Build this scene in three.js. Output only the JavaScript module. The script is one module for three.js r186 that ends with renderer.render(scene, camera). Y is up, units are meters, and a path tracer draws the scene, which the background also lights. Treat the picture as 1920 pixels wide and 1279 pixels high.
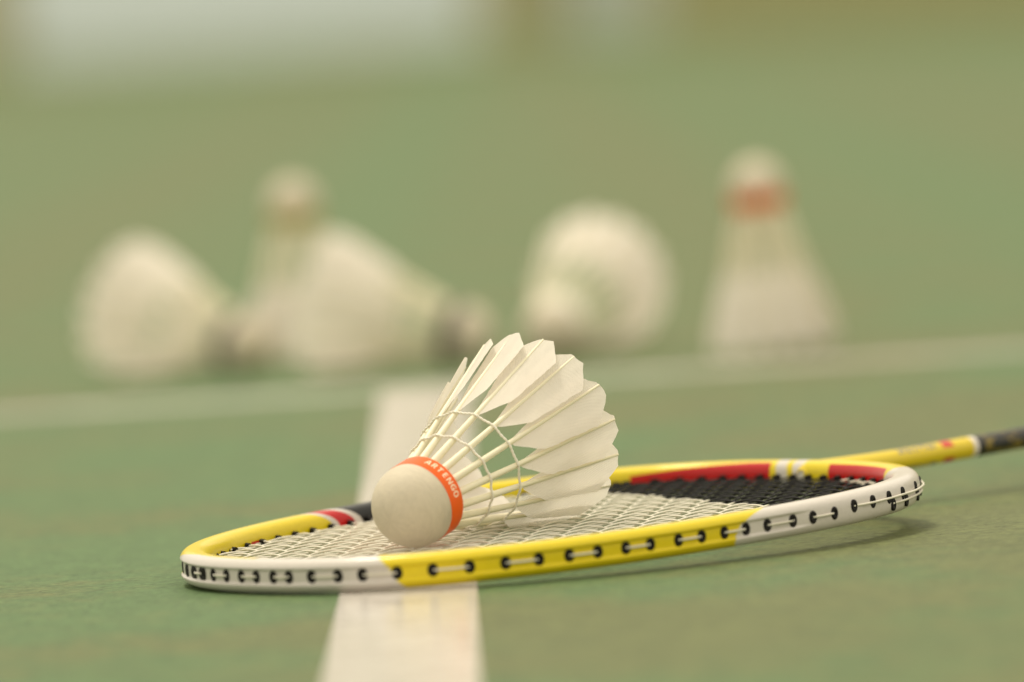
import * as THREE from 'three';
import { mergeGeometries } from 'three/addons/utils/BufferGeometryUtils.js';

// ------------------------------------------------------------------ camera, sky, sun, exposure
const scene = new THREE.Scene();
const FPX = 12604.7, PITCH = 0.0498905, ROLL = 0.0642433, CAM_H = 0.1717;
const camera = new THREE.PerspectiveCamera(2 * Math.atan(639.5 / FPX) * 180 / Math.PI, 1024 / 682, 0.1, 300);
{
  const r = new THREE.Vector3(1, 0, 0), u = new THREE.Vector3(0, Math.cos(PITCH), -Math.sin(PITCH)), b = new THREE.Vector3(0, Math.sin(PITCH), Math.cos(PITCH));
  const c = Math.cos(ROLL), s = Math.sin(ROLL);
  const r2 = r.clone().multiplyScalar(c).addScaledVector(u, -s), u2 = r.clone().multiplyScalar(s).addScaledVector(u, c);
  camera.quaternion.setFromRotationMatrix(new THREE.Matrix4().makeBasis(r2, u2, b));
  camera.position.set(0, CAM_H, 0);
}
camera.updateProjectionMatrix();
camera.focus = 2.088;
camera.userData.fStop = camera.getFocalLength() / 35;      // a 35 mm wide aperture

// soft, even, warm daylight from an overcast sky
{
  const W = 64, H = 32, d = new Float32Array(W * H * 4);
  for (let j = 0; j < H; j++) for (let i = 0; i < W; i++) {
    const el = ((j + 0.5) / H - 0.5) * Math.PI, k = (j * W + i) * 4;
    const L = el > 0 ? 0.72 + 0.36 * Math.sin(el) : 0.38;
    d[k] = L * 1.0; d[k + 1] = L * 0.93; d[k + 2] = L * 0.765; d[k + 3] = 1;
  }
  const t = new THREE.DataTexture(d, W, H, THREE.RGBAFormat, THREE.FloatType);
  t.mapping = THREE.EquirectangularReflectionMapping; t.magFilter = THREE.LinearFilter; t.minFilter = THREE.LinearFilter; t.needsUpdate = true;
  scene.background = t; scene.environment = t;
}
const sun = new THREE.DirectionalLight(new THREE.Color().setRGB(1.0, 0.92, 0.74), 1.4);
sun.position.set(-1.0, 4.4, -3.7); sun.target.position.set(0, 0, -2.1);
sun.castShadow = true; sun.shadow.radius = 20; sun.shadow.mapSize.set(2048, 2048);
Object.assign(sun.shadow.camera, { left: -1.5, right: 1.5, top: 1.5, bottom: -1.5, near: 0.1, far: 12 });
scene.add(sun, sun.target);

const renderer = new THREE.WebGLRenderer({ antialias: true });
renderer.setSize(1024, 682);
renderer.toneMapping = THREE.LinearToneMapping;
renderer.toneMappingExposure = 1.3;
renderer.shadowMap.enabled = true;

// ------------------------------------------------------------------ helpers
let seed = 12345;
const rnd = () => { seed = (seed * 1664525 + 1013904223) >>> 0; return seed / 4294967296; };
const mm = 0.001, V3 = (x, y, z) => new THREE.Vector3(x, y, z);
const lerp = (a, b, t) => a + (b - a) * t, clamp = (x, a = 0, b = 1) => Math.min(b, Math.max(a, x));
const sstep = (a, b, x) => { const t = clamp((x - a) / (b - a)); return t * t * (3 - 2 * t); };
const lin = (r, g, b) => new THREE.Color().setRGB(r, g, b);
function noiseGrid(n, s) {                                   // tileable value noise on an n x n lattice
  let q = s >>> 0; const g = new Float32Array(n * n);
  for (let i = 0; i < g.length; i++) { q = (q * 1664525 + 1013904223) >>> 0; g[i] = q / 4294967296; }
  return (x, y) => {
    x = ((x % 1) + 1) % 1 * n; y = ((y % 1) + 1) % 1 * n;
    const i = Math.floor(x), j = Math.floor(y); let fx = x - i, fy = y - j; fx = fx * fx * (3 - 2 * fx); fy = fy * fy * (3 - 2 * fy);
    const i1 = (i + 1) % n, j1 = (j + 1) % n, i0 = i % n, j0 = j % n;
    return lerp(lerp(g[j0 * n + i0], g[j0 * n + i1], fx), lerp(g[j1 * n + i0], g[j1 * n + i1], fx), fy);
  };
}
const NG = {}; for (const n of [4, 8, 16, 32, 64, 128, 256, 512]) NG[n] = noiseGrid(n, n * 77 + 5);
function dataTex(w, h, fn, srgb = true) {                    // fn(x, y in 0..1) -> [r, g, b] in 0..1
  const d = new Uint8Array(w * h * 4);
  for (let j = 0; j < h; j++) for (let i = 0; i < w; i++) {
    const c = fn((i + 0.5) / w, (j + 0.5) / h), k = (j * w + i) * 4;
    d[k] = clamp(c[0]) * 255; d[k + 1] = clamp(c[1]) * 255; d[k + 2] = clamp(c[2]) * 255; d[k + 3] = 255;
  }
  const t = new THREE.DataTexture(d, w, h, THREE.RGBAFormat);
  t.magFilter = THREE.LinearFilter; t.minFilter = THREE.LinearMipmapLinearFilter; t.generateMipmaps = true;
  t.wrapS = t.wrapT = THREE.RepeatWrapping; if (srgb) t.colorSpace = THREE.SRGBColorSpace; t.needsUpdate = true;
  return t;
}
const used = {};
function numbered(n) { const k = used[n] = (used[n] ?? -1) + 1; return k ? `${n}_${String(k).padStart(3, '0')}` : n; }
function part(name, geo, mat, parent) {
  const m = new THREE.Mesh(geo, mat); m.name = name; m.castShadow = m.receiveShadow = true; parent.add(m); return m;
}
function thing(name, label, category, group) {
  const g = new THREE.Group(); g.name = numbered(name); g.userData = { label, category }; if (group) g.userData.group = group; scene.add(g); return g;
}
function structure(name, geo, mat) { const m = part(name, geo, mat, scene); m.userData.kind = 'structure'; return m; }
// tube along points with a radius per point
function tube(pts, rad, radial = 6, closed = false, cap = true) {
  const n = pts.length, pos = [], nor = [], idx = [], tan = [];
  for (let i = 0; i < n; i++) {
    const a = pts[closed ? (i - 1 + n) % n : Math.max(0, i - 1)], b = pts[closed ? (i + 1) % n : Math.min(n - 1, i + 1)];
    tan.push(b.clone().sub(a).normalize());
  }
  let nrm = Math.abs(tan[0].y) < 0.9 ? V3(0, 1, 0) : V3(1, 0, 0);
  for (let i = 0; i < n; i++) {
    nrm = nrm.clone().addScaledVector(tan[i], -nrm.dot(tan[i])).normalize();
    const bn = tan[i].clone().cross(nrm), r = typeof rad === 'function' ? rad(i / (n - 1), i) : rad;
    for (let k = 0; k < radial; k++) {
      const a = k / radial * Math.PI * 2, d = nrm.clone().multiplyScalar(Math.cos(a)).addScaledVector(bn, Math.sin(a));
      pos.push(pts[i].x + d.x * r, pts[i].y + d.y * r, pts[i].z + d.z * r); nor.push(d.x, d.y, d.z);
    }
  }
  const seg = closed ? n : n - 1;
  for (let i = 0; i < seg; i++) for (let k = 0; k < radial; k++) {
    const a = i * radial + k, b = i * radial + (k + 1) % radial, j = ((i + 1) % n) * radial, c = j + k, d = j + (k + 1) % radial;
    idx.push(a, b, c, b, d, c);
  }
  if (cap && !closed) for (let k = 1; k < radial - 1; k++) { idx.push(0, k + 1, k); const o = (n - 1) * radial; idx.push(o, o + k, o + k + 1); }
  const g = new THREE.BufferGeometry();
  g.setAttribute('position', new THREE.Float32BufferAttribute(pos, 3)); g.setAttribute('normal', new THREE.Float32BufferAttribute(nor, 3));
  const uv = new Float32Array(n * radial * 2); for (let i = 0; i < n; i++) for (let k = 0; k < radial; k++) { uv[(i * radial + k) * 2] = k / radial; uv[(i * radial + k) * 2 + 1] = i / n; }
  g.setAttribute('uv', new THREE.BufferAttribute(uv, 2)); g.setIndex(idx);
  return g;
}

// ------------------------------------------------------------------ the setting
const floorMap = dataTex(1024, 1024, (x, y) => {
  const big = 0.55 * NG[4](x, y) + 0.3 * NG[8](x + 0.3, y) + 0.15 * NG[32](x, y + 0.1);
  const mid = NG[64](x, y) * 0.5 + NG[128](x + 0.2, y) * 0.5, fine = NG[512](x, y) * 0.6 + NG[256](x + 0.4, y + 0.2) * 0.4;
  const dusty = sstep(0.36, 0.64, big * 0.8 + mid * 0.2);                       // worn, dusty patches in the green coating
  let r = lerp(0.346, 0.392, dusty), g = lerp(0.437, 0.416, dusty), b = lerp(0.282, 0.268, dusty);
  const k = 1 + (fine - 0.5) * 0.36 + (mid - 0.5) * 0.14;
  r *= k; g *= k; b *= k;
  const fl = NG[512](x + 0.37, y + 0.61) * NG[256](x + 0.11, y + 0.81);         // dark specks of grit
  if (fl > 0.72) { const q = sstep(0.72, 0.86, fl) * 0.6; r *= 1 - q; g *= 1 - q; b *= 1 - q; }
  return [r, g, b];
});
const floorBump = dataTex(1024, 1024, (x, y) => { const v = NG[256](x, y) * 0.45 + NG[512](x + 0.3, y) * 0.4 + NG[64](x, y) * 0.15; return [v, v, v]; }, false);
floorMap.repeat.set(1 / 0.5, 1 / 0.5); floorBump.repeat.set(1 / 0.32, 1 / 0.32);
function sheet(x0, x1, z0, z1, y) {                           // level sheet with uv in metres
  const g = new THREE.PlaneGeometry(x1 - x0, z1 - z0, 1, 1); g.rotateX(-Math.PI / 2); g.translate((x0 + x1) / 2, y, (z0 + z1) / 2);
  const p = g.attributes.position, uv = g.attributes.uv; for (let i = 0; i < p.count; i++) uv.setXY(i, p.getX(i), p.getZ(i));
  return g;
}
const floorMat = new THREE.MeshPhysicalMaterial({ map: floorMap, bumpMap: floorBump, bumpScale: 0.0003, roughness: 0.62, specularIntensity: 0.32 });
structure('court_floor', sheet(-40, 40, -60, 12, 0), floorMat);

const lineMap = dataTex(512, 512, (x, y) => {
  const s = 0.6 * NG[16](x, y) + 0.4 * NG[64](x, y), f = NG[256](x, y), scuff = sstep(0.6, 0.85, NG[32](x * 1, y) * 0.6 + NG[128](x, y) * 0.4);
  const k = 0.785 + (s - 0.5) * 0.07 + (f - 0.5) * 0.06 - scuff * 0.09;
  return [k, k * 0.965, k * 0.925];
});
lineMap.repeat.set(1 / 0.3, 1 / 0.3);
const lineMat = new THREE.MeshPhysicalMaterial({ map: lineMap, bumpMap: floorBump, bumpScale: 0.00006, roughness: 0.2, specularIntensity: 0.7 });
function lineSlab(x0, x1, z0, z1, turn, cx, cz) {
  const g = new THREE.BoxGeometry(x1 - x0, 0.0005, z1 - z0), p = g.attributes.position, uv = g.attributes.uv;
  for (let i = 0; i < p.count; i++) uv.setXY(i, p.getX(i), p.getZ(i));
  g.translate((x0 + x1) / 2, 0.0002, (z0 + z1) / 2); g.rotateY(turn); g.translate(cx, 0, cz);
  return g;
}
structure('court_line', lineSlab(-0.0205, 0.0205, -3.0385, 1.5, 0.0045, -0.0265, 0), lineMat);
structure('court_line_001', lineSlab(-6, 6, -0.02, 0.02, -0.01, -0.03, -3.0595), lineMat);

// the far wall of the hall, well out of focus, with pale doors
{
  const A = V3(-3.09, 0, -42.2), B = V3(1.08, 0, -36.2), dir = B.clone().sub(A).normalize(), yaw = Math.atan2(-dir.z, dir.x);
  const g = thing('far_wall', 'olive painted wall with pale doors at the far edge of the green floor', 'wall');
  g.position.copy(A); g.rotation.y = yaw;
  const wm = new THREE.MeshStandardMaterial({ color: lin(0.42, 0.385, 0.185), roughness: 0.85 });
  const pm = new THREE.MeshPhysicalMaterial({ color: lin(0.80, 0.87, 0.90), roughness: 0.45 });
  const pm2 = new THREE.MeshPhysicalMaterial({ color: lin(0.54, 0.58, 0.52), roughness: 0.45 });
  const slab = (x0, x1, y0, y1) => { const b = new THREE.BoxGeometry(x1 - x0, y1 - y0, 0.2); b.translate((x0 + x1) / 2, (y0 + y1) / 2, -0.1); part('wall_panel', b, wm, g); };
  let at = -30; const gaps = [[0.1, 5.3], [6.0, 7.0]];
  for (const [x0, x1] of gaps) { slab(at, x0, 0, 2.4); at = x1; }
  slab(at, 30, 0, 2.4); slab(-30, 30, 2.4, 6);
  for (const [x0, x1] of gaps) {
    const n = Math.round((x1 - x0) / 0.92), w = (x1 - x0) / n;
    for (let k = 0; k < n; k++) { const b = new THREE.BoxGeometry(w - 0.008, 2.38, 0.05); b.translate(x0 + (k + 0.5) * w, 1.2, -0.08); part('door_leaf', b, x0 > 5.5 ? pm2 : pm, g); }
  }
}

// ------------------------------------------------------------------ the racket
const RA = 123.8, RB = 93.45, RK = -0.0791, RN = 2.3456;      // outline of the head, millimetres
const AX = V3(0.73295, 0.031057, -0.67957), LAT = V3(0.6799, 0, 0.73331), NN = V3(-0.022774, 0.999518, 0.021116), RC = V3(6.9246, 9.3446, -2096.277);
const racket = thing('badminton_racket', 'yellow and white badminton racket lying on the green floor under the shuttlecock', 'racket');
racket.quaternion.setFromRotationMatrix(new THREE.Matrix4().makeBasis(AX, NN, LAT));
racket.position.copy(RC).multiplyScalar(mm);
function outline(off = 0) {                                    // dense closed polyline of the head, starting at the tip, angle rising
  const a = RA - off, b = RB - off, out = [];
  for (let i = 0; i < 3000; i++) {
    const t = -Math.PI + i / 3000 * Math.PI * 2, c = Math.cos(t), s = Math.sin(t);
    const u = a * Math.sign(c) * Math.abs(c) ** (2 / RN), v = b * (1 - RK * u / a) * Math.sign(s) * Math.abs(s) ** (2 / RN);
    out.push([u, v]);
  }
  return out;
}
const dense = outline(), arc = [0];
for (let i = 1; i <= dense.length; i++) { const p = dense[i % dense.length], q = dense[i - 1]; arc.push(arc[i - 1] + Math.hypot(p[0] - q[0], p[1] - q[1])); }
const PER = arc[arc.length - 1];
function atArc(s) {                                            // point and outward normal at arc length s
  s = ((s % PER) + PER) % PER; let lo = 0, hi = arc.length - 1;
  while (hi - lo > 1) { const m = (lo + hi) >> 1; if (arc[m] <= s) lo = m; else hi = m; }
  const N = dense.length, f = (s - arc[lo]) / (arc[hi] - arc[lo] || 1), p = dense[lo % N], q = dense[hi % N];
  const e = dense[(lo - 12 + N) % N], g = dense[(hi + 12) % N], tx = g[0] - e[0], ty = g[1] - e[1], l = Math.hypot(tx, ty);
  return { u: lerp(p[0], q[0], f), v: lerp(p[1], q[1], f), nu: ty / l, nv: -tx / l };
}
const angOf = (u, v) => Math.atan2(v, u) * 180 / Math.PI;
function arcOfAngle(a) { let best = 0, bd = 1e9; for (let i = 0; i < dense.length; i++) { let d = Math.abs(angOf(...dense[i]) - a); d = Math.min(d, 360 - d); if (d < bd) { bd = d; best = i; } } return arc[best]; }
const grooveAt = (ang) => 0.95 * (1 - sstep(84, 74, ang) * sstep(-40, -20, ang));
const HALF_R = 4.5, HALF_H = 5.1;
function section(phi, groove) {                                // phi in degrees: 0 outside, 90 top, 180 inside
  const c = Math.cos(phi * Math.PI / 180), s = Math.sin(phi * Math.PI / 180);
  let r = HALF_R * Math.sign(c) * Math.abs(c) ** 0.74; const y = HALF_H * Math.sign(s) * Math.abs(s) ** 0.74;
  if (c > 0) r -= groove * (1 - sstep(1.75, 2.5, Math.abs(y)));
  return [r, y];
}
{
  const phis = [0, 6, 10, 13, 16, 19, 22, 26, 32, 40, 50, 60, 70, 80, 90, 102, 114, 128, 142, 156, 168, 180];
  for (let i = phis.length - 2; i > 0; i--) phis.push(360 - phis[i]);
  phis.push(360);
  const NS = 420, pos = [], uv = [], idx = [], M = phis.length;
  for (let i = 0; i <= NS; i++) {
    const q = atArc(i / NS * PER * 0.9999999), ang = i === 0 ? -180 : i === NS ? 180 : angOf(q.u, q.v), gr = grooveAt(ang);
    for (const phi of phis) {
      const [r, y] = section(phi, gr), o = r - HALF_R;
      pos.push((q.u + q.nu * o) * mm, y * mm, (q.v + q.nv * o) * mm); uv.push(ang / 360 + 0.5, phi / 360);
    }
  }
  for (let i = 0; i < NS; i++) for (let k = 0; k < M - 1; k++) { const a = i * M + k, b = a + 1, c = a + M, d = c + 1; idx.push(a, b, c, b, d, c); }
  const g = new THREE.BufferGeometry(); g.setAttribute('position', new THREE.Float32BufferAttribute(pos, 3)); g.setAttribute('uv', new THREE.Float32BufferAttribute(uv, 2)); g.setIndex(idx); g.computeVertexNormals();
  const n = g.attributes.normal;                               // weld normals across both seams
  for (let i = 0; i <= NS; i++) { const a = i * M, b = a + M - 1; const x = n.getX(a) + n.getX(b), y = n.getY(a) + n.getY(b), z = n.getZ(a) + n.getZ(b), l = Math.hypot(x, y, z); n.setXYZ(a, x / l, y / l, z / l); n.setXYZ(b, x / l, y / l, z / l); }
  for (let k = 0; k < M; k++) { const a = k, b = NS * M + k; const x = n.getX(a) + n.getX(b), y = n.getY(a) + n.getY(b), z = n.getZ(a) + n.getZ(b), l = Math.hypot(x, y, z); n.setXYZ(a, x / l, y / l, z / l); n.setXYZ(b, x / l, y / l, z / l); }
  // paint scheme: colour by place along the frame and round its section
  const YEL = [0.87, 0.775, 0.07], WHT = [0.81, 0.78, 0.75], RED = [0.74, 0.01, 0.03], BLK = [0.035, 0.03, 0.025];
  const paint = (ang, phi) => {
    const up = Math.sin(phi * Math.PI / 180), outw = Math.cos(phi * Math.PI / 180);
    const inner = phi > 118 && phi < 250;
    if (ang > 156 + up * 2) return WHT;                                        // white tip
    if (ang < -166 + (outw > 0 ? outw * 14 : 0)) return (outw > 0.15 || up < -0.3) ? WHT : YEL;
    // slanted front boundary of the white throat quarter
    if (ang > 24 + 4 * up && ang + (outw * 5 - up * 3.5 - 0) * -1 < 89.3) return WHT;
    if (ang > 0 && ang < 60 && inner && ang > 6 && ang < 24.5 && phi > 128 && phi < 212) return RED;
    if (inner && ang > -33 && ang < -7 && phi > 120 + Math.max(0, (-12 - ang)) * 1.9 && phi < 205) return RED;
    const st = ang + up * 0.4;
    if ((st > -5.6 && st < -3.2) || (st > -2 && st < 0.4)) return WHT;
    const sl = ang + (up * 3.2 + outw * 3.0);                                  // slanted stripes on the far side of the tip half
    if (sl > -103 && sl < -101) return WHT;
    if (sl >= -101 && sl < -96.4) return RED;
    if (sl >= -96.4 && sl < -94.2) return WHT;
    if (sl >= -94.2 && sl < -62) return BLK;
    if (inner && ang > -127 && ang < -123 && phi > 175 && phi < 200) return RED;
    return YEL;
  };
  const map = dataTex(2048, 128, (x, y) => {
    const c = [0, 0, 0];
    for (let i = 0; i < 2; i++) for (let j = 0; j < 2; j++) { const q = paint((x + (i - 0.5) * 0.00024 - 0.5) * 360, (y + (j - 0.5) * 0.004) * 360); c[0] += q[0] / 4; c[1] += q[1] / 4; c[2] += q[2] / 4; }
    const k = 1 + (NG[256](x * 4, y) - 0.5) * 0.03; return [c[0] * k, c[1] * k, c[2] * k];
  });
  map.wrapS = map.wrapT = THREE.ClampToEdgeWrapping;
  const bump = dataTex(1024, 128, (x, y) => { const v = NG[64](x * 6, y * 0.5) * 0.7 + NG[128](x * 6, y) * 0.3; return [v, v, v]; }, false);
  part('head_frame', g, new THREE.MeshPhysicalMaterial({ map, bumpMap: bump, bumpScale: 0.00006, roughness: 0.4, specularIntensity: 0.5, clearcoat: 0.35, clearcoatRoughness: 0.1 }), racket);
}
// strings: mains along the head, crosses over and under them
const stringMat = new THREE.MeshPhysicalMaterial({ color: 0xffffff, vertexColors: true, roughness: 0.55, specularIntensity: 0.5 });
const plainString = new THREE.MeshPhysicalMaterial({ color: lin(0.74, 0.69, 0.58), roughness: 0.4 });
const MAINS = 22, CROSS = 23, DV = 7.1, DU = 9.0, V0 = -DV * (MAINS - 1) / 2, U0 = -DU * (CROSS - 1) / 2 + 1, WEAVE = 0.34, SR = 0.36;
const inked = (u, v) => { const e = 2.2 * (NG[64](u * 0.013 + 0.5, v * 0.013 + 0.5) - 0.5); return u + e > 60 - 0.26 * v && !(u > 100 - Math.max(0, 34 - v) * 1.2 + e && v > 20 && u + v * 0.5 > 120); };
const innerOff = 8.6;
function crossing(fixed, alongU) {                             // where a straight string meets the inside of the frame
  const pts = outline(innerOff - 2.5); let lo = 1e9, hi = -1e9;
  for (let i = 0; i < pts.length; i++) {
    const p = pts[i], q = pts[(i + 1) % pts.length], a = alongU ? p[1] : p[0], b = alongU ? q[1] : q[0];
    if ((a - fixed) * (b - fixed) <= 0 && a !== b) { const t = (fixed - a) / (b - a), x = alongU ? lerp(p[0], q[0], t) : lerp(p[1], q[1], t); lo = Math.min(lo, x); hi = Math.max(hi, x); }
  }
  return [lo, hi];
}
function stringGeo(fixed, lo, hi, alongU, sign, s0, ds, count) {
  const n = Math.round((hi - lo) / ds * 6), pts = [], col = [];
  for (let i = 0; i <= n; i++) {
    const x = lerp(lo, hi, i / n), k = (x - s0) / ds, end = clamp(Math.min(k + 1, count - k) * 1.0), y = sign * WEAVE * Math.cos(Math.PI * k) * sstep(0, 1, end);
    pts.push(alongU ? V3(x * mm, y * mm, fixed * mm) : V3(fixed * mm, y * mm, x * mm));
    const ink = alongU ? inked(x, fixed) : inked(fixed, x);
    col.push(ink ? [0.009, 0.008, 0.008] : [0.74, 0.69, 0.58]);
  }
  const R = 7, g = tube(pts, SR * mm, R), c = [];
  for (const q of col) for (let k = 0; k < R; k++) c.push(...q);
  g.setAttribute('color', new THREE.Float32BufferAttribute(c, 3));
  return g;
}
const ends = [];
for (let i = 0; i < MAINS; i++) {
  const v = V0 + i * DV, [lo, hi] = crossing(v, true);
  part('main_string', stringGeo(v, lo, hi, true, i % 2 ? -1 : 1, U0, DU, CROSS), stringMat, racket);
  ends.push([lo, v], [hi, v]);
}
for (let j = 0; j < CROSS; j++) {
  const u = U0 + j * DU, [lo, hi] = crossing(u, false);
  part('cross_string', stringGeo(u, lo, hi, false, j % 2 ? 1 : -1, V0, DV, MAINS), stringMat, racket);
  ends.push([u, lo], [u, hi]);
}
// black plastic sleeves on the inside of the frame and their eyelets on the outside
const grommetMat = new THREE.MeshPhysicalMaterial({ color: lin(0.010, 0.008, 0.007), roughness: 0.55, specularIntensity: 0.35 });
const sleeveGeo = new THREE.CylinderGeometry(1.05 * mm, 1.25 * mm, 4.2 * mm, 8);
for (const [u, v] of ends) {
  const m = part('sleeve', sleeveGeo, grommetMat, racket);
  // aim the sleeve along its string
  const isMain = Math.abs(((v - V0) / DV) - Math.round((v - V0) / DV)) < 1e-6;
  const dir = isMain && !(Math.abs(((u - U0) / DU) - Math.round((u - U0) / DU)) < 1e-6) ? V3(-Math.sign(u), 0, 0) : V3(0, 0, -Math.sign(v));
  m.quaternion.setFromUnitVectors(V3(0, 1, 0), dir);
  m.position.set(u * mm, 0, v * mm).addScaledVector(dir, 2.6 * mm);
}
// eyelets seen on the near side, (angle round the head); the far side mirrors them
const FRONT = [-160.8, -164.9, -167.4, -171.2, -174.7, -178.1, 178.6, 175.2, 172.2, 168.3, 164.1, 160.3, 155.3, 150.2, 144.9, 139.6, 134.4, 129.4, 124.3, 119.1, 114.2, 108.2, 103.0, 97.6, 92.3, 86.9, 80.6, 75.8, 70.3, 64.8, 59.3, 54.0, 48.7, 41.5, 34.2];
const eyeletGeo = new THREE.LatheGeometry([[0.01, 0.0], [0.55, 0.02], [0.8, 0.3], [1.3, 0.26], [1.6, 0.05], [1.6, -0.5]].map(([r, y]) => new THREE.Vector2(r * mm, y * mm)), 14);
function eyelet(ang, dy = 0) {
  const q = atArc(arcOfAngle(ang)), gr = grooveAt(ang), n = V3(q.nu, 0, q.nv);
  const m = part('eyelet', eyeletGeo, grommetMat, racket);
  m.quaternion.setFromRotationMatrix(new THREE.Matrix4().makeBasis(V3(0, 1, 0), n, V3(0, 1, 0).cross(n)));
  m.scale.set(1.28, 1, 1.06);
  m.position.set(q.u * mm, dy * mm, q.v * mm).addScaledVector(n, -gr * mm);
}
FRONT.slice(0, 29).forEach((a) => eyelet(a));
for (const a of [64.8, 59.3, 54.0, 48.7, 41.5, 34.2]) { eyelet(a, 0.9); }
for (const a of [54.0, 48.7, 41.5, 34.2]) eyelet(a - 1.4, -1.6);
for (const a of FRONT.slice(9, 33)) eyelet(-a);
const surf = (ang, out, y = 0) => { const q = atArc(arcOfAngle(ang)), gr = grooveAt(ang); return V3((q.u + q.nu * (out - gr)) * mm, y * mm, (q.v + q.nv * (out - gr)) * mm); };
function loop(a0, a1, y = 0) {                                 // bit of string that runs outside from one eyelet to the next
  let d = a1 - a0; if (d > 180) d -= 360; if (d < -180) d += 360;
  const pts = []; for (let i = 0; i <= 10; i++) { const t = i / 10, o = 0.55 * Math.sin(Math.PI * clamp(t * 1.0)) ** 0.35; let a = a0 + d * t; if (a > 180) a -= 360; if (a < -180) a += 360; pts.push(surf(a, lerp(-0.4, 0.5, o / 0.55), y)); }
  part('string_loop', tube(pts, SR * mm, 7), plainString, racket);
}
for (let i = 1; i < 28; i += 2) loop(FRONT[i], FRONT[i + 1]);
{
  const A = [64.8, 62, 59.3, 54, 48.7, 44, 38, 34.2, 29], pts = A.map((a, i) => surf(a, i === 0 ? -0.3 : 0.5 + (i > 4 ? 0.5 : 0), lerp(0.9, 0.35, i / 8)));
  const c = new THREE.CatmullRomCurve3(pts).getPoints(40); part('tie_off_string', tube(c, SR * mm, 8), plainString, racket);
  const B = [54, 51, 47.3, 41.5, 37, 33].map((a, i) => surf(a - 1, i ? 0.35 : -0.2, -1.3));
  part('string_loop', tube(new THREE.CatmullRomCurve3(B).getPoints(24), SR * mm, 7), plainString, racket);
}
// throat, shaft and handle
{
  const prof = [[114.5, 2.5], [116, 4.2], [120, 4.75], [126, 4.6], [134, 4.3], [146, 3.9], [160, 3.62], [180, 3.55], [330, 3.55]];
  const g = new THREE.LatheGeometry(prof.flatMap(([x, r], i) => { if (i === prof.length - 1) return [new THREE.Vector2(r * mm, x * mm)]; const n = i === 7 ? 30 : 3, o = []; for (let k = 0; k < n; k++) o.push(new THREE.Vector2(lerp(r, prof[i + 1][1], k / n) * mm, lerp(x, prof[i + 1][0], k / n) * mm)); return o; }), 32);
  const p = g.attributes.position, uv = g.attributes.uv;
  for (let i = 0; i < p.count; i++) uv.setY(i, (p.getY(i) / mm - 110) / 220);
  g.rotateZ(-Math.PI / 2);                                     // lathe axis to +x
  const map = dataTex(256, 2048, (x, y) => {
    const s = 110 + y * 220;                                   // millimetres along the racket; x goes round
    let c = [0.87, 0.76, 0.06];
    const rowTop = Math.abs(((x - 0.0 + 1.5) % 1) - 0.5);      // distance from the seam line
    if (s > 193.2 && s < 195.6) c = [0.88, 0.84, 0.80];
    else if (s >= 195.6) {
      c = [0.085, 0.075, 0.06];
      const q = NG[32](x * 1.0, s * 0.012) + 0.5 * NG[64](x, s * 0.02); if (q > 0.86 && s > 199 && (s % 46) < 34) c = [0.50, 0.42, 0.10];
    } else if (s > 158 && s < 176 && rowTop > 0.1 && rowTop < 0.28 && NG[64](x * 0.5, s * 0.031) > 0.46) c = [0.52, 0.48, 0.42];
    else if (s > 179 && s < 184 && rowTop > 0.08 && rowTop < 0.3) c = [0.80, 0.22, 0.12];
    return c;
  });
  part('shaft', g, new THREE.MeshPhysicalMaterial({ map, roughness: 0.45, clearcoat: 0.25, clearcoatRoughness: 0.15 }), racket);
  const h = new THREE.LatheGeometry([[3.6, 322], [9, 334], [14, 346], [15, 352], [15, 395], [16, 410], [21.5, 424], [21.2, 430], [17, 433], [0.01, 433]].map(([r, x]) => new THREE.Vector2(r * mm, x * mm)), 8);
  h.rotateZ(-Math.PI / 2); part('grip', h, new THREE.MeshStandardMaterial({ color: lin(0.03, 0.03, 0.03), roughness: 0.85 }), racket);
}

// ------------------------------------------------------------------ shuttlecocks
// local axis +y runs from the cork's round end to the skirt; origin at the centre of the cork's round end, millimetres
const FE0 = { t: 7.6, r: 10.4 }, FE1 = { t: 69.5, r: 30.2 }, PHASE = 3.3 * Math.PI / 180;
const corkBump = dataTex(1024, 512, (x, y) => {
  const fine = NG[256](x * 2, y * 2) * 0.5 + NG[512](x * 2, y) * 0.5, w = Math.sin((x * 190 + NG[16](x, y * 2) * 12 + y * 46) * Math.PI) * 0.5 + 0.5;
  const wr = w * Math.max(Math.exp(-(((x - 0.285) / 0.055) ** 2)) * sstep(0.36, 0.5, y), 0.35 * sstep(0.55, 0.75, NG[16](x + 0.2, y) * 0.6 + NG[8](x, y * 0.7 + 0.4) * 0.4) * sstep(0.45, 0.6, y));
  const v = 0.34 * fine + 0.6 * wr; return [v, v, v];
}, false);
const corkMap = dataTex(512, 256, (x, y) => { const k = 0.81 + (NG[32](x, y) - 0.5) * 0.03 + (NG[128](x, y) - 0.5) * 0.025; return [k, k * 0.945, k * 0.845]; });
const corkMat = new THREE.MeshPhysicalMaterial({ map: corkMap, bumpMap: corkBump, bumpScale: 0.0002, roughness: 0.6, specularIntensity: 0.4 });
const quillMat = new THREE.MeshPhysicalMaterial({ color: lin(0.84, 0.775, 0.58), roughness: 0.45 });
const threadMat = new THREE.MeshPhysicalMaterial({ color: lin(0.84, 0.79, 0.68), roughness: 0.5 });
const barbTex = dataTex(512, 1024, (x, y) => {
  const a = Math.abs(x - 0.36), v = 0.5 + 0.5 * Math.sin((y * 150 - a * 120 + NG[8](x, y) * 3) * Math.PI * 2 * 0.5), n = NG[256](x, y), w = v * 0.6 + n * 0.4; return [w, w, w];
}, false);
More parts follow.
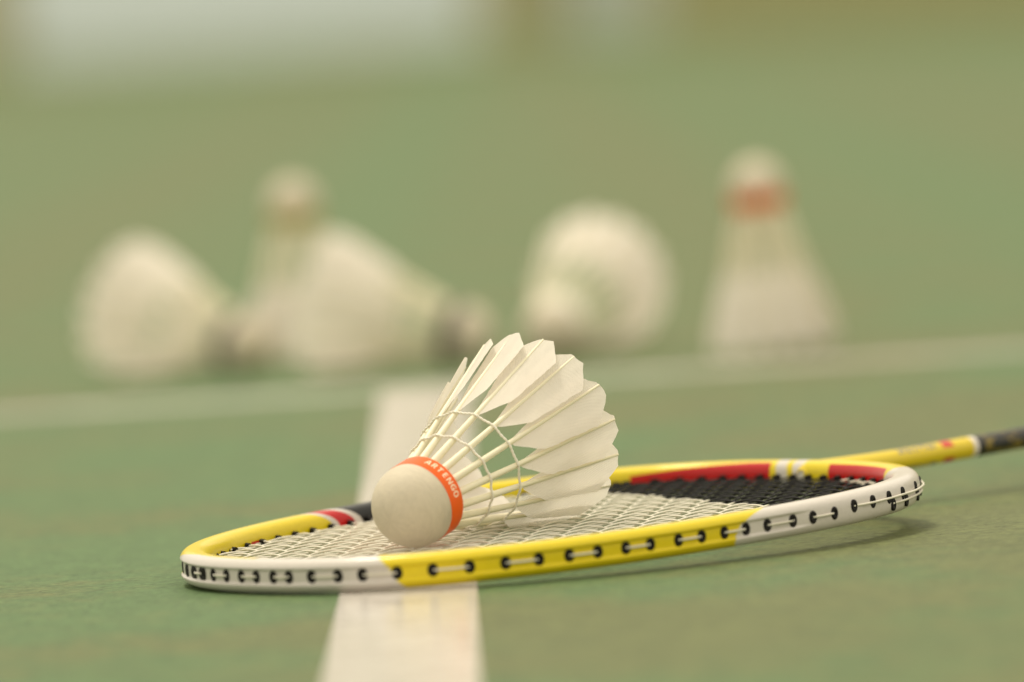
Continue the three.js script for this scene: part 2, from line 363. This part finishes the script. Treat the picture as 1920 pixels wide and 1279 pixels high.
const vaneMap = dataTex(256, 512, (x, y) => {
  const a = Math.abs(x - 0.36), v = 0.5 + 0.5 * Math.sin((y * 150 - a * 120 + NG[8](x, y) * 3) * Math.PI), k = 0.975 + (v - 0.5) * 0.05 + (NG[16](x, y) - 0.5) * 0.025; return [k, k * 0.972, k * 0.935];
});
const vaneMat = new THREE.MeshPhysicalMaterial({ map: vaneMap, bumpMap: barbTex, bumpScale: 0.00013, roughness: 1, transmission: 0.45, thickness: 0, side: THREE.DoubleSide, specularIntensity: 0.2 });

const corkGeo = (() => {
  const pts = []; for (let i = 0; i <= 22; i++) { const a = i / 22 * Math.PI / 2; pts.push(new THREE.Vector2(Math.max(1e-3, 13 * Math.sin(a)) * mm, -13 * Math.cos(a) * mm)); }
  for (const [r, t] of [[13.0, 1], [12.95, 3], [12.9, 7.2], [12.6, 7.9], [11.9, 8.2], [0.001, 8.2]]) pts.push(new THREE.Vector2(r * mm, t * mm));
  const g = new THREE.LatheGeometry(pts, 72), p = g.attributes.position, uv = g.attributes.uv; for (let i = 0; i < p.count; i++) uv.setY(i, clamp((p.getY(i) / mm + 13) / 22)); return g;
})();
const bandGeo = (() => {                                       // thin printed tape round the top of the cork
  const g = new THREE.LatheGeometry([[12.9, 1.5], [13.12, 1.56], [13.12, 7.6], [12.7, 8.15], [11.5, 8.5], [10.8, 8.5]].map(([r, t]) => new THREE.Vector2(r * mm, t * mm)), 96);
  const p = g.attributes.position, uv = g.attributes.uv;
  for (let i = 0; i < p.count; i++) uv.setXY(i, uv.getX(i), (p.getY(i) / mm - 1.5) / 7); return g;
})();
// angle a: local x = cos, local z = sin
const radial = (a) => V3(Math.cos(a), 0, Math.sin(a));
const quillGeo = (() => {                                      // one feather at angle 0
  const pts = []; for (let i = 0; i <= 12; i++) { const s = i / 12; pts.push(V3(lerp(FE0.r, FE1.r, s) * mm, lerp(FE0.t, FE1.t, s) * mm, 0)); }
  return tube(pts, (s) => lerp(1.36, 0.4, s ** 0.8) * mm, 9);
})();
const hash = (n) => { const q = Math.sin(n * 127.1 + 311.7) * 43758.5453; return q - Math.floor(q); };
function vaneGeometry(v) {                                     // v: small differences between feathers
  const S0 = 0.40, NL = 26, T = V3(0, 0, 1), sh = V3(FE1.r - FE0.r, FE1.t - FE0.t, 0).normalize(), O = V3(sh.y, -sh.x, 0);
  const pos = [], uv = [], idx = [], wide = 10.6 + v.w, nar = 5.4 + v.n;
  const WS = [-1, -0.86, -0.7, -0.52, -0.36, -0.2, -0.08, 0, 0.1, 0.24, 0.4, 0.6, 0.8, 1], rows = WS.length;
  for (let i = 0; i <= NL; i++) for (const w of WS) {
    const aw = Math.abs(w), edge = sstep(0.8, 1, aw);
    const end = (w < 0 ? 1 - 0.125 * clamp((aw - 0.36) / 0.64) - 0.008 * aw : 1 - 0.06 * clamp((aw - 0.24) / 0.76)) + (hash(v.id * 31 + Math.round(w * 50) + 60) - 0.5) * 0.008;
    const s = lerp(S0 + (w < 0 ? 0.01 : 0) * aw, end, (i / NL) ** 0.95);
    const rise = w < 0 ? clamp((s - S0 + 0.008) / 0.15) ** 0.7 : clamp((s - S0 + 0.02) / 0.3) ** 0.75;
    const fray = edge * (hash(v.id * 97 + i * 7 + (w < 0 ? 3 : 0)) - 0.5) * 0.35;
    const lat = (w < 0 ? wide * w : nar * w) * rise * lerp(0.60, 1, clamp((s - 0.4) / 0.5)) + fray * Math.sign(w) * rise;
    const tw = (w < 0 ? 0.22 : 0.2) + v.t, out = -lat * Math.sin(tw) - 0.012 * lat * lat * (w < 0 ? 0.8 : 0.4) + 0.1;
    const base = V3(lerp(FE0.r, FE1.r, s), lerp(FE0.t, FE1.t, s), 0).addScaledVector(T, lat * Math.cos(tw)).addScaledVector(O, out + v.b * sstep(0.75, 1, s));
    pos.push(base.x * mm, base.y * mm, base.z * mm); uv.push(0.36 - lat / 32, s);
  }
  for (let i = 0; i < NL; i++) for (let k = 0; k < rows - 1; k++) { const a = i * rows + k, b = a + 1, c = a + rows, d = c + 1; idx.push(a, b, c, b, d, c); }
  const g = new THREE.BufferGeometry(); g.setAttribute('position', new THREE.Float32BufferAttribute(pos, 3)); g.setAttribute('uv', new THREE.Float32BufferAttribute(uv, 2)); g.setIndex(idx); g.computeVertexNormals(); return g;
}
const vaneGeos = []; for (let i = 0; i < 16; i++) vaneGeos.push(vaneGeometry({ id: i, w: (rnd() - 0.5) * 1.2, n: (rnd() - 0.5) * 1.0, t: (rnd() - 0.5) * 0.07, b: (rnd() - 0.5) * 0.8 }));
function threadGeo(t) {                                        // two strands twisted together, lashed round the sixteen quills
  const q0 = (t - FE0.t) / (FE1.t - FE0.t), rq = lerp(FE0.r, FE1.r, q0), qr = lerp(1.36, 0.4, q0 ** 0.8), out = [];
  for (const side of [0, 1]) {
    const pts = [], N = 16 * 14;
    for (let i = 0; i < N; i++) {
      const a = PHASE + i / N * Math.PI * 2, k = Math.cos((a - PHASE) * 16) * 0.5 + 0.5, h = (a - PHASE) * 40 + side * Math.PI;
      const r = rq + lerp(qr * 0.72, qr + 0.22, k) + 0.16 * Math.cos(h), q = radial(a);
      pts.push(V3(q.x * r * mm, (t + 0.18 * Math.sin(h) + 0.3 * Math.sin(a * 2 + t) + 0.08 * Math.sin(a * 7)) * mm, q.z * r * mm));
    }
    out.push(tube(pts, 0.28 * mm, 6, true));
  }
  return mergeGeometries(out);
}
const threadA = threadGeo(20), threadB = threadGeo(31);
function shuttle(label, bandMat) {
  const g = thing('shuttlecock', label, 'shuttlecock', 'shuttlecocks on the court');
  part('cork', corkGeo, corkMat, g);
  part('tape_band', bandGeo, bandMat, g);
  for (let k = 0; k < 16; k++) {
    const f = part('feather', quillGeo, quillMat, g); f.rotation.y = -(PHASE + k * Math.PI / 8);
    part('vane', vaneGeos[k], vaneMat, f);
  }
  part('thread_ring', threadA, threadMat, g); part('thread_ring', threadB, threadMat, g);
  return g;
}
// the printed orange tape
const c2 = document.createElement('canvas'); c2.width = 2048; c2.height = 176;
{
  const x = c2.getContext('2d'); x.fillStyle = '#ee6010'; x.fillRect(0, 0, 2048, 176);
  x.fillStyle = '#f6dcc0'; x.font = 'bold 84px sans-serif'; x.textBaseline = 'middle'; x.textAlign = 'center';
  // lathe: uv.x = p / 360 lies at (sin p, cos p); our angle a lies at (cos a, sin a), so p = 90 - a
  const word = 'ARTENGO', from = 66, to = 7;                   // degrees round the cork
  for (let i = 0; i < word.length; i++) {
    const d = lerp(from, to, i / (word.length - 1));
    x.save(); x.translate((90 - d) / 360 * 2048, 84); x.scale(0.9, 1); x.fillText(word[i], 0, 0); x.restore();
  }
}
const bandTex = new THREE.CanvasTexture(c2); bandTex.colorSpace = THREE.SRGBColorSpace; bandTex.wrapS = THREE.RepeatWrapping;
const orangeTape = new THREE.MeshPhysicalMaterial({ map: bandTex, roughness: 0.35, specularIntensity: 0.5 });
const tape = (r, g, b) => new THREE.MeshPhysicalMaterial({ color: lin(r, g, b), roughness: 0.6, specularIntensity: 0.5 });

function pose(g, cork, dir, scale = 1, slim = 1) {                       // cork centre in millimetres, axis direction
  const y = dir.clone().normalize(), x = y.clone().cross(V3(0, 1, 0)).normalize();
  if (Math.abs(y.y) > 0.999) x.set(1, 0, 0);
  const z = x.clone().cross(y);
  g.quaternion.setFromRotationMatrix(new THREE.Matrix4().makeBasis(x, y, z));
  g.position.copy(cork).multiplyScalar(mm); g.scale.set(scale * slim, scale, scale * slim);
}
pose(shuttle('feather shuttlecock with orange lettered tape resting on the racket strings', orangeTape), V3(-33.194, 21.15, -2049.3), V3(0.56564, 0.26442, -0.78111));
const K = 1.1;
pose(shuttle('blurred shuttlecock lying on its side at the far left, black tape', tape(0.03, 0.022, 0.017)), V3(-131, 14.4, -3285), V3(-0.78, 0.262, -0.57), K);
pose(shuttle('blurred shuttlecock standing cork up with olive tape, behind the lying ones', tape(0.36, 0.31, 0.07)), V3(-106, 76.6, -3400), V3(0.02, -1, 0.01), K, 0.92);
pose(shuttle('blurred shuttlecock lying with cork to the right in front of the olive taped one', tape(0.03, 0.022, 0.017)), V3(-23, 14.4, -3240), V3(-0.92, 0.262, -0.28), K);
pose(shuttle('blurred shuttlecock lying cork toward the viewer beside the standing orange taped one', tape(0.78, 0.74, 0.66)), V3(20, 14.4, -3240), V3(0.34, 0.264, -0.90), K);
pose(shuttle('blurred shuttlecock standing cork up at the right with orange tape', tape(0.66, 0.14, 0.015)), V3(121, 76.6, -3200), V3(0.05, -1, 0.0), K, 0.9);

renderer.render(scene, camera);
